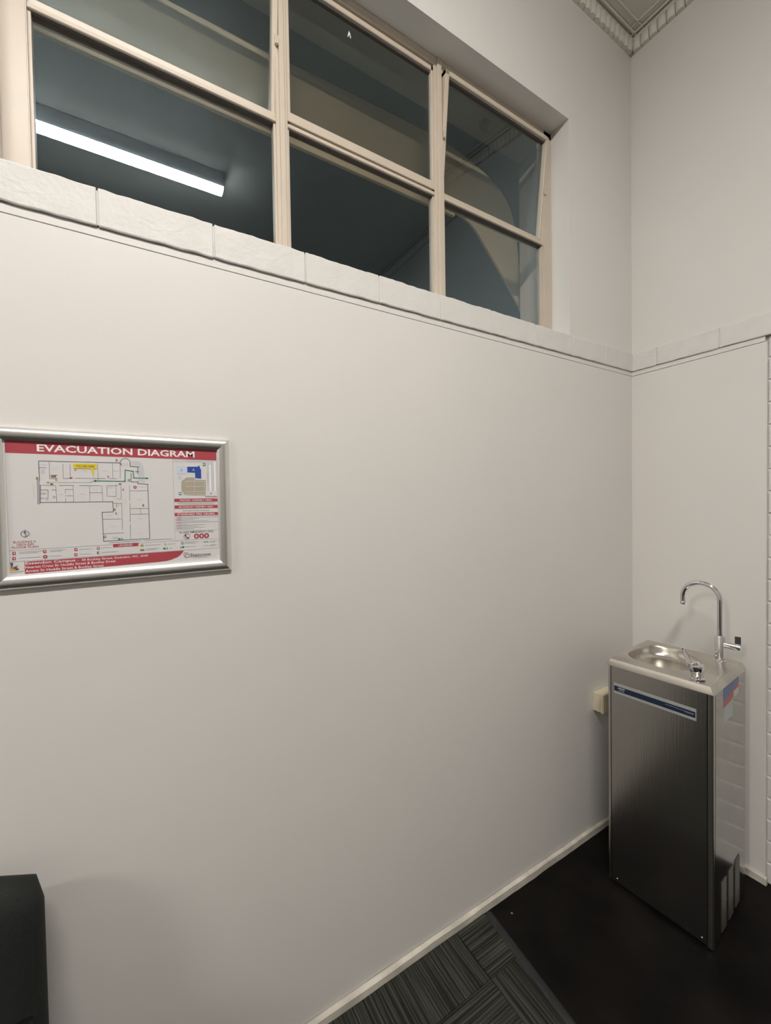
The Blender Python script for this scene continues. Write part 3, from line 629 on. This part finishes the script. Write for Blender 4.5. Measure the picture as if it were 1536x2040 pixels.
# ------------------------------------------------------------------ drinking fountain (local x = depth to the wall, y = width)
fo = thing('drinking_fountain', 'stainless steel drinking water cooler with basin and taps in the corner', 'water cooler', (-.4835, -.3425, 0), math.radians(5))
HW, D, HT = .1715, .352, .897
ZS = .8715
box('inner_body', .010, D-.004, -HW+.004, HW-.004, .0, .825, M['seal'], fo)
bm = bmesh.new(); add_box(bm, .0165, D, -HW, -HW+.003, .010, ZS); done('side_panel', bm, M['steelside'], fo, bev=.0008, seg=1)
bm = bmesh.new(); add_box(bm, .0165, D, HW-.003, HW, .010, ZS); done('side_panel', bm, M['steelside'], fo, bev=.0008, seg=1)
box('back_panel', D-.003, D, -HW+.003, HW-.003, .010, ZS, M['steel'], fo)
box('front_panel', -.0015, .009, -.1535, .1590, .014, ZS-.003, M['panelsteel'], fo, bev=.0012)
for sgn in (-1, 1):      # folded corner trims, rounded front edge
    bm = bmesh.new(); y_in = .1560 if sgn < 0 else .1615
    pr = [(.009, y_in), (-.001, y_in)]
    rr = .005
    for k in range(6):
        t = k/5*math.pi/2; pr.append((-.001+rr*(1-math.cos(t)) if False else -.001+rr-rr*math.cos(t), HW-rr+rr*math.sin(t)))
    pr += [(.0125, HW), (.0125, HW-.0015), (.009, HW-.0015)]
    a = [bm.verts.new((x, y*sgn, .006)) for x, y in pr]; b = [bm.verts.new((x, y*sgn, ZS)) for x, y in pr]
    for i in range(len(pr)): j = (i+1) % len(pr); bm.faces.new((a[i], a[j], b[j], b[i]))
    bm.faces.new(a); bm.faces.new(b[::-1]); done('corner_trim', bm, M['steel'], fo, auto=35)
for y in (.138, -.140):
    bm = bmesh.new(); add_lathe(bm, [(.0035, 0), (.0035, .001), (.002, .0028)], 14, Matrix.Translation((-.001, y, .026)) @ Matrix.Rotation(-math.pi/2, 4, 'Y'))
    done('screw', bm, M['chrome'], fo, smooth=True)
# basin top with pressed bowl
def basin():
    bm = bmesh.new(); N = 128; cx, cy = .190, .040
    def bowl(t):
        c, s = math.cos(t), math.sin(t)
        hx = .127; hy = .115 if s > 0 else .128
        p = 2.7
        k = (abs(c)**p+abs(s)**p)**(-1/p); x = hx*c*k; y = hy*s*k
        if y < 0: x *= 1-.42*(min(1, -y/.128))**1.6; x += (-.028)*(min(1, -y/.128))
        return x, y
    x0, x1, y0, y1 = .005, D-.004, -HW+.012, HW-.004
    def outer(t, e):
        c, s = math.cos(t), math.sin(t); X0, X1, Y0, Y1 = x0-e*1.0, x1+e*.4, y0-e*1.15, y1+e*.5
        ks = []
        if c > 1e-9: ks.append((X1-cx)/c)
        if c < -1e-9: ks.append((X0-cx)/c)
        if s > 1e-9: ks.append((Y1-cy)/s)
        if s < -1e-9: ks.append((Y0-cy)/s)
        k = min(ks); return cx+c*k, cy+s*k
    angs = sorted(set([2*math.pi*i/N for i in range(N)] + [math.atan2(yy_-cy, xx_-cx) % (2*math.pi) for xx_ in (x0, x1) for yy_ in (y0, y1)]))
    rings = []
    def ring(fn): rings.append([bm.verts.new(fn(t)) for t in angs])
    def ofn(e, z): return lambda t: (*outer(t, e), z)
    ring(ofn(.008, ZS)); ring(ofn(.0125, ZS)); ring(ofn(.0125, ZS+.003)); ring(ofn(.0015, HT-.001)); ring(ofn(0, HT)); ring(ofn(-.003, HT+.0006)); ring(ofn(-.006, HT))
    def bfn(s, z, dx=0): return lambda t: (cx+bowl(t)[0]*s+dx, cy+bowl(t)[1]*s, z)
    for s, z in ((1.05, HT-.0002), (1.02, HT-.0012), (1.0, HT-.004), (.985, HT-.010), (.96, HT-.024), (.93, HT-.034), (.87, HT-.042), (.78, HT-.046), (.5, HT-.050), (.2, HT-.052), (.08, HT-.053)): ring(bfn(s, z))
    n = len(angs)
    for a, b in zip(rings, rings[1:]):
        for k in range(n): bm.faces.new((a[k], a[(k+1) % n], b[(k+1) % n], b[k]))
    bm.faces.new(rings[-1])
    return done('basin_top', bm, M['steeltop'], fo, auto=28)
bt = basin()
# push-button bubbler
bx, by = .045, -.113
bub = bpy.data.objects.new('bubbler', None); C.objects.link(bub); bub.parent = fo; bub.location = (bx, by, HT)
tilt = Matrix.Rotation(math.radians(-16), 4, 'X')
bm = bmesh.new(); add_lathe(bm, [(.0215, 0), (.0225, .001), (.0215, .004), (.0180, .006), (.0178, .018), (.0190, .020), (.0220, .030), (.0250, .040), (.0240, .047), (.015, .051)], 32, Matrix.Rotation(math.radians(-6), 4, 'X'))
o = done('bubbler_body', bm, M['chrome'], bub, auto=35)
bm = bmesh.new(); add_lathe(bm, [(.0185, .043), (.0185, .053), (.0155, .057), (.011, .0575)], 28, Matrix.Translation((0, -.004, 0)) @ tilt)
done('push_button', bm, M['chrome'], bub, auto=35)
# spout guard: curved shield leaning over the bowl
bm = bmesh.new(); gr = []
for i in range(9):
    t = i/8; row_ = []
    wd = .024*(1-.1*t)*math.sqrt(max(.06, 1-t**4))
    cyy = .016 + .034*t; czz = .022 + .068*t
    for j in range(9):
        a = (j/8-.5)*math.pi*.95
        row_.append((wd*math.sin(a)*1.0, cyy + .011*math.cos(a)*(1-.5*t) - .006, czz + .006*math.cos(a)*t))
    gr.append(row_)
th = .0016
A_ = [[bm.verts.new(p) for p in r_] for r_ in gr]; B_ = [[bm.verts.new((p[0]*.9, p[1]-th, p[2]-th*.3)) for p in r_] for r_ in gr]
for G_, fl_ in ((A_, 0), (B_, 1)):
    for a, b in zip(G_, G_[1:]):
        for k in range(8): f = (a[k], a[k+1], b[k+1], b[k]); bm.faces.new(f[::-1] if fl_ else f)
for a, b in zip(A_, A_[1:]): pass
edge = [(i, 0) for i in range(9)] + [(8, j) for j in range(1, 9)] + [(i, 8) for i in range(7, -1, -1)] + [(0, j) for j in range(7, 0, -1)]
for q, (i, j) in enumerate(edge):
    i2, j2 = edge[(q+1) % len(edge)]; bm.faces.new((A_[i][j], B_[i][j], B_[i2][j2], A_[i2][j2]))
done('spout_guard', bm, M['chrome'], bub, auto=50)
# gooseneck tap
tx, ty = .309, -.104
tap = bpy.data.objects.new('gooseneck_tap', None); C.objects.link(tap); tap.parent = fo; tap.location = (tx, ty, HT)
bm = bmesh.new(); add_lathe(bm, [(.021, -.0005), (.0215, .001), (.0205, .003), (.0165, .0035), (.0165, .094), (.0155, .0955), (.010, .0955)], 32); done('tap_body', bm, M['chrome'], tap, auto=35)
pts = [(0, 0, .090), (0, 0, .15), (0, 0, .20), (0, 0, .231)] + [(0, .0615-.0615*math.cos(t), .231+.0615*math.sin(t)) for t in [math.pi*i/18 for i in range(1, 19)]] + [(0, .123, .215), (0, .123, .199)]
bm = bmesh.new(); add_tube(bm, pts, .0093, 24); done('gooseneck_pipe', bm, M['chrome'], tap, auto=60)
bm = bmesh.new(); add_lathe(bm, [(.0098, .196), (.0102, .197), (.0102, .207), (.0096, .208)], 24, Matrix.Translation((0, .123, 0))); done('spout_tip', bm, M['chrome'], tap, auto=40)
hd = Matrix.Rotation(math.radians(14), 4, 'Z')
bm = bmesh.new(); p0 = hd @ Vector((0, -.012, .064)); p1 = hd @ Vector((0, -.060, .060)); add_tube(bm, [p0, p0.lerp(p1, .3), p1.lerp(p0, .02), p1], [.0125, .0125, .0125, .0115], 24); done('lever_barrel', bm, M['chrome'], tap, auto=45)
bm = bmesh.new(); add_box(bm, -.0035, .0035, -.062, -.044, .068, .101); bmesh.ops.transform(bm, matrix=hd, verts=bm.verts); done('lever_tab', bm, M['darkchrome'], tap, bev=.001)
# nameplate
npl = box('nameplate', -.0030, -.0014, -.1240, .1480, .7665, .8075, M['silver'], fo, bev=.0004, seg=1)
box('navy_stripe', -.0033, -.0028, -.1215, .1465, .7765, .7965, M['navy'], npl)
bm = bmesh.new()
for word, y0, z0, y1, z1 in (('AQUA', .1330, .7868, .1075, .7940), ('COOLER', .1300, .7812, .1090, .7838)):
    add_text(bm, word, lambda x, z: (-.0036, y0+(y1-y0)*x, z0+(z1-z0)*z), .015, .3)
done('nameplate_logo', bm, M['white'], npl)
bm = bmesh.new()
for y0, y1, z in ((-.030, -.066, .7895), (-.064, -.118, .7885), (-.090, -.116, .7855)): add_box(bm, -.0035, -.0032, y1, y0, z, z+.0012)
done('nameplate_small_print', bm, M['grey'], npl)
# stickers on the side panel (plane y = -HW)
def sidepoly(name, pts, m, off=.0003):
    bm = bmesh.new(); a = [bm.verts.new((x, -HW-off, z)) for x, z in pts]; b = [bm.verts.new((x, -HW, z)) for x, z in pts]
    bm.faces.new(a); bm.faces.new(b[::-1])
    for i in range(len(pts)): j = (i+1) % len(pts); bm.faces.new((a[i], a[j], b[j], b[i]))
    return done(name, bm, M[m], fo)
SX0, SX1 = .097, .264
sidepoly('blue_sticker', [(SX0, .868), (SX0, .823), (SX1, .845), (SX1, .868)], 'stickerblue')
sidepoly('red_sticker_band', [(SX0, .823), (SX0, .799), (.177, .803), (SX1, .826), (SX1, .850), (.177, .832)], 'stickerred', .0005)
sidepoly('sticker_patch', [(.205, .806), (SX1-.003, .808), (SX1-.003, .831), (.205, .829)], 'stickerwhite', .0007)
sidepoly('pale_notice', [(SX0+.003, .799), (SX0+.003, .745), (.197, .745), (.197, .806)], 'stickerpale')
for x, z, r in ((.052, .842, .0055), (.034, .812, .005), (.058, .810, .006)):
    bm = bmesh.new(); add_lathe(bm, [(r, 0), (r, .0004)], 16, Matrix.Translation((x, -HW, z)) @ Matrix.Rotation(math.pi/2, 4, 'X'))
    done('inspection_mark', bm, M['grey'], fo)
# ventilation: pressed ridges with dark slots
for x in (.100, .174, .248):
    w_ = .025
    vb = box('vent_backing', x-w_+.001, x+w_-.001, -HW-.0004, -HW+.001, .020, .199, M['seal'], fo)
    bm = bmesh.new()
    for k in range(22):
        z = .022+.0080*k; top = z+.0068
        v = [bm.verts.new(p) for p in ((x-w_, -HW, top), (x+w_, -HW, top), (x+w_-.001, -HW-.0036, z), (x-w_+.001, -HW-.0036, z), (x+w_, -HW, z+.001), (x-w_, -HW, z+.001))]
        bm.faces.new((v[0], v[1], v[2], v[3])); bm.faces.new((v[1], v[4], v[2])); bm.faces.new((v[0], v[3], v[5])); bm.faces.new((v[3], v[2], v[4], v[5]))
    vl = done('vent_louvres', bm, M['louvre'], vb); vl['kind'] = 'stuff'

# ------------------------------------------------------------------ power outlet
gp = thing('power_outlet', 'cream plastic surface-mounted power outlet box beside the water cooler', 'power outlet', (-.331, 0, .57))
box('mounting_block', 0, .115, -.034, -.0, 0, .082, M['gpo'], gp, bev=.002)
box('cover_plate', -.001, .116, -.050, -.035, -.002, .084, M['gpo'], gp, bev=.003)

# ------------------------------------------------------------------ chair at the lower left edge
ch = thing('visitor_chair', 'black upholstered chair back against the wall below the sign', 'chair', (-2.57, -.40, 0))
def cushion(name, x0, x1, y0, y1, z0, z1, r, m, parent, mod=None):
    bm = bmesh.new(); add_box(bm, x0, x1, y0, y1, z0, z1)
    bmesh.ops.subdivide_edges(bm, edges=bm.edges[:], cuts=7, use_grid_fill=True)
    cx_, cy_, cz_ = (x0+x1)/2, (y0+y1)/2, (z0+z1)/2; hx, hy, hz = (x1-x0)/2, (y1-y0)/2, (z1-z0)/2
    for v in bm.verts:
        d = Vector((abs(v.co.x-cx_)-(hx-r), abs(v.co.y-cy_)-(hy-r), abs(v.co.z-cz_)-(hz-r)))
        q = Vector((max(d.x, 0), max(d.y, 0), max(d.z, 0)))
        if q.length > 1e-6:
            k = r/max(q.length, r) if q.length > r else 1
            sx, sy, sz = [math.copysign(1, a) for a in (v.co.x-cx_, v.co.y-cy_, v.co.z-cz_)]
            base = Vector((min(abs(v.co.x-cx_), hx-r), min(abs(v.co.y-cy_), hy-r), min(abs(v.co.z-cz_), hz-r))) + q*k
            v.co = Vector((cx_+sx*base.x, cy_+sy*base.y, cz_+sz*base.z))
        if mod: v.co = Vector(mod(v.co))
    return done(name, bm, M[m], parent, smooth=True)
BW = .303
def backmod(c):
    t = (c.z-.42)/.40                      # wider towards the seat, crowned top, leaning to the wall
    x = c.x*(1+.030*(1-t)) ; z = c.z - .030*abs(c.x/BW)**4*max(0, t)
    return (x, c.y + .05*t - .02*(c.x/BW)**2*0, z)
cushion('backrest', -BW, BW, .225, .300, .42, .838, .036, 'chair', ch, backmod)
cushion('seat', -.27, .27, -.24, .27, .36, .46, .035, 'chair', ch)
for s in (-1, 1):
    def am(c, s=s): return (c.x + s*.012*(c.z < .5), c.y, c.z - .10*max(0, (.20-c.y))*.4)
    cushion('armrest', s*.268-.034, s*.268+.034, -.25, .285, .20, .60, .028, 'chairdark', ch, am)
    for y in (-.20, .22):
        bm = bmesh.new(); add_tube(bm, [(s*.26, y, .0045), (s*.25, y, .21)], [.012, .018], 14); done('leg', bm, M['chairdark'], ch, auto=40)
bm = bmesh.new(); add_box(bm, -.27, .27, -.23, .26, .205, .36); done('seat_frame', bm, M['chairdark'], ch, bev=.01)
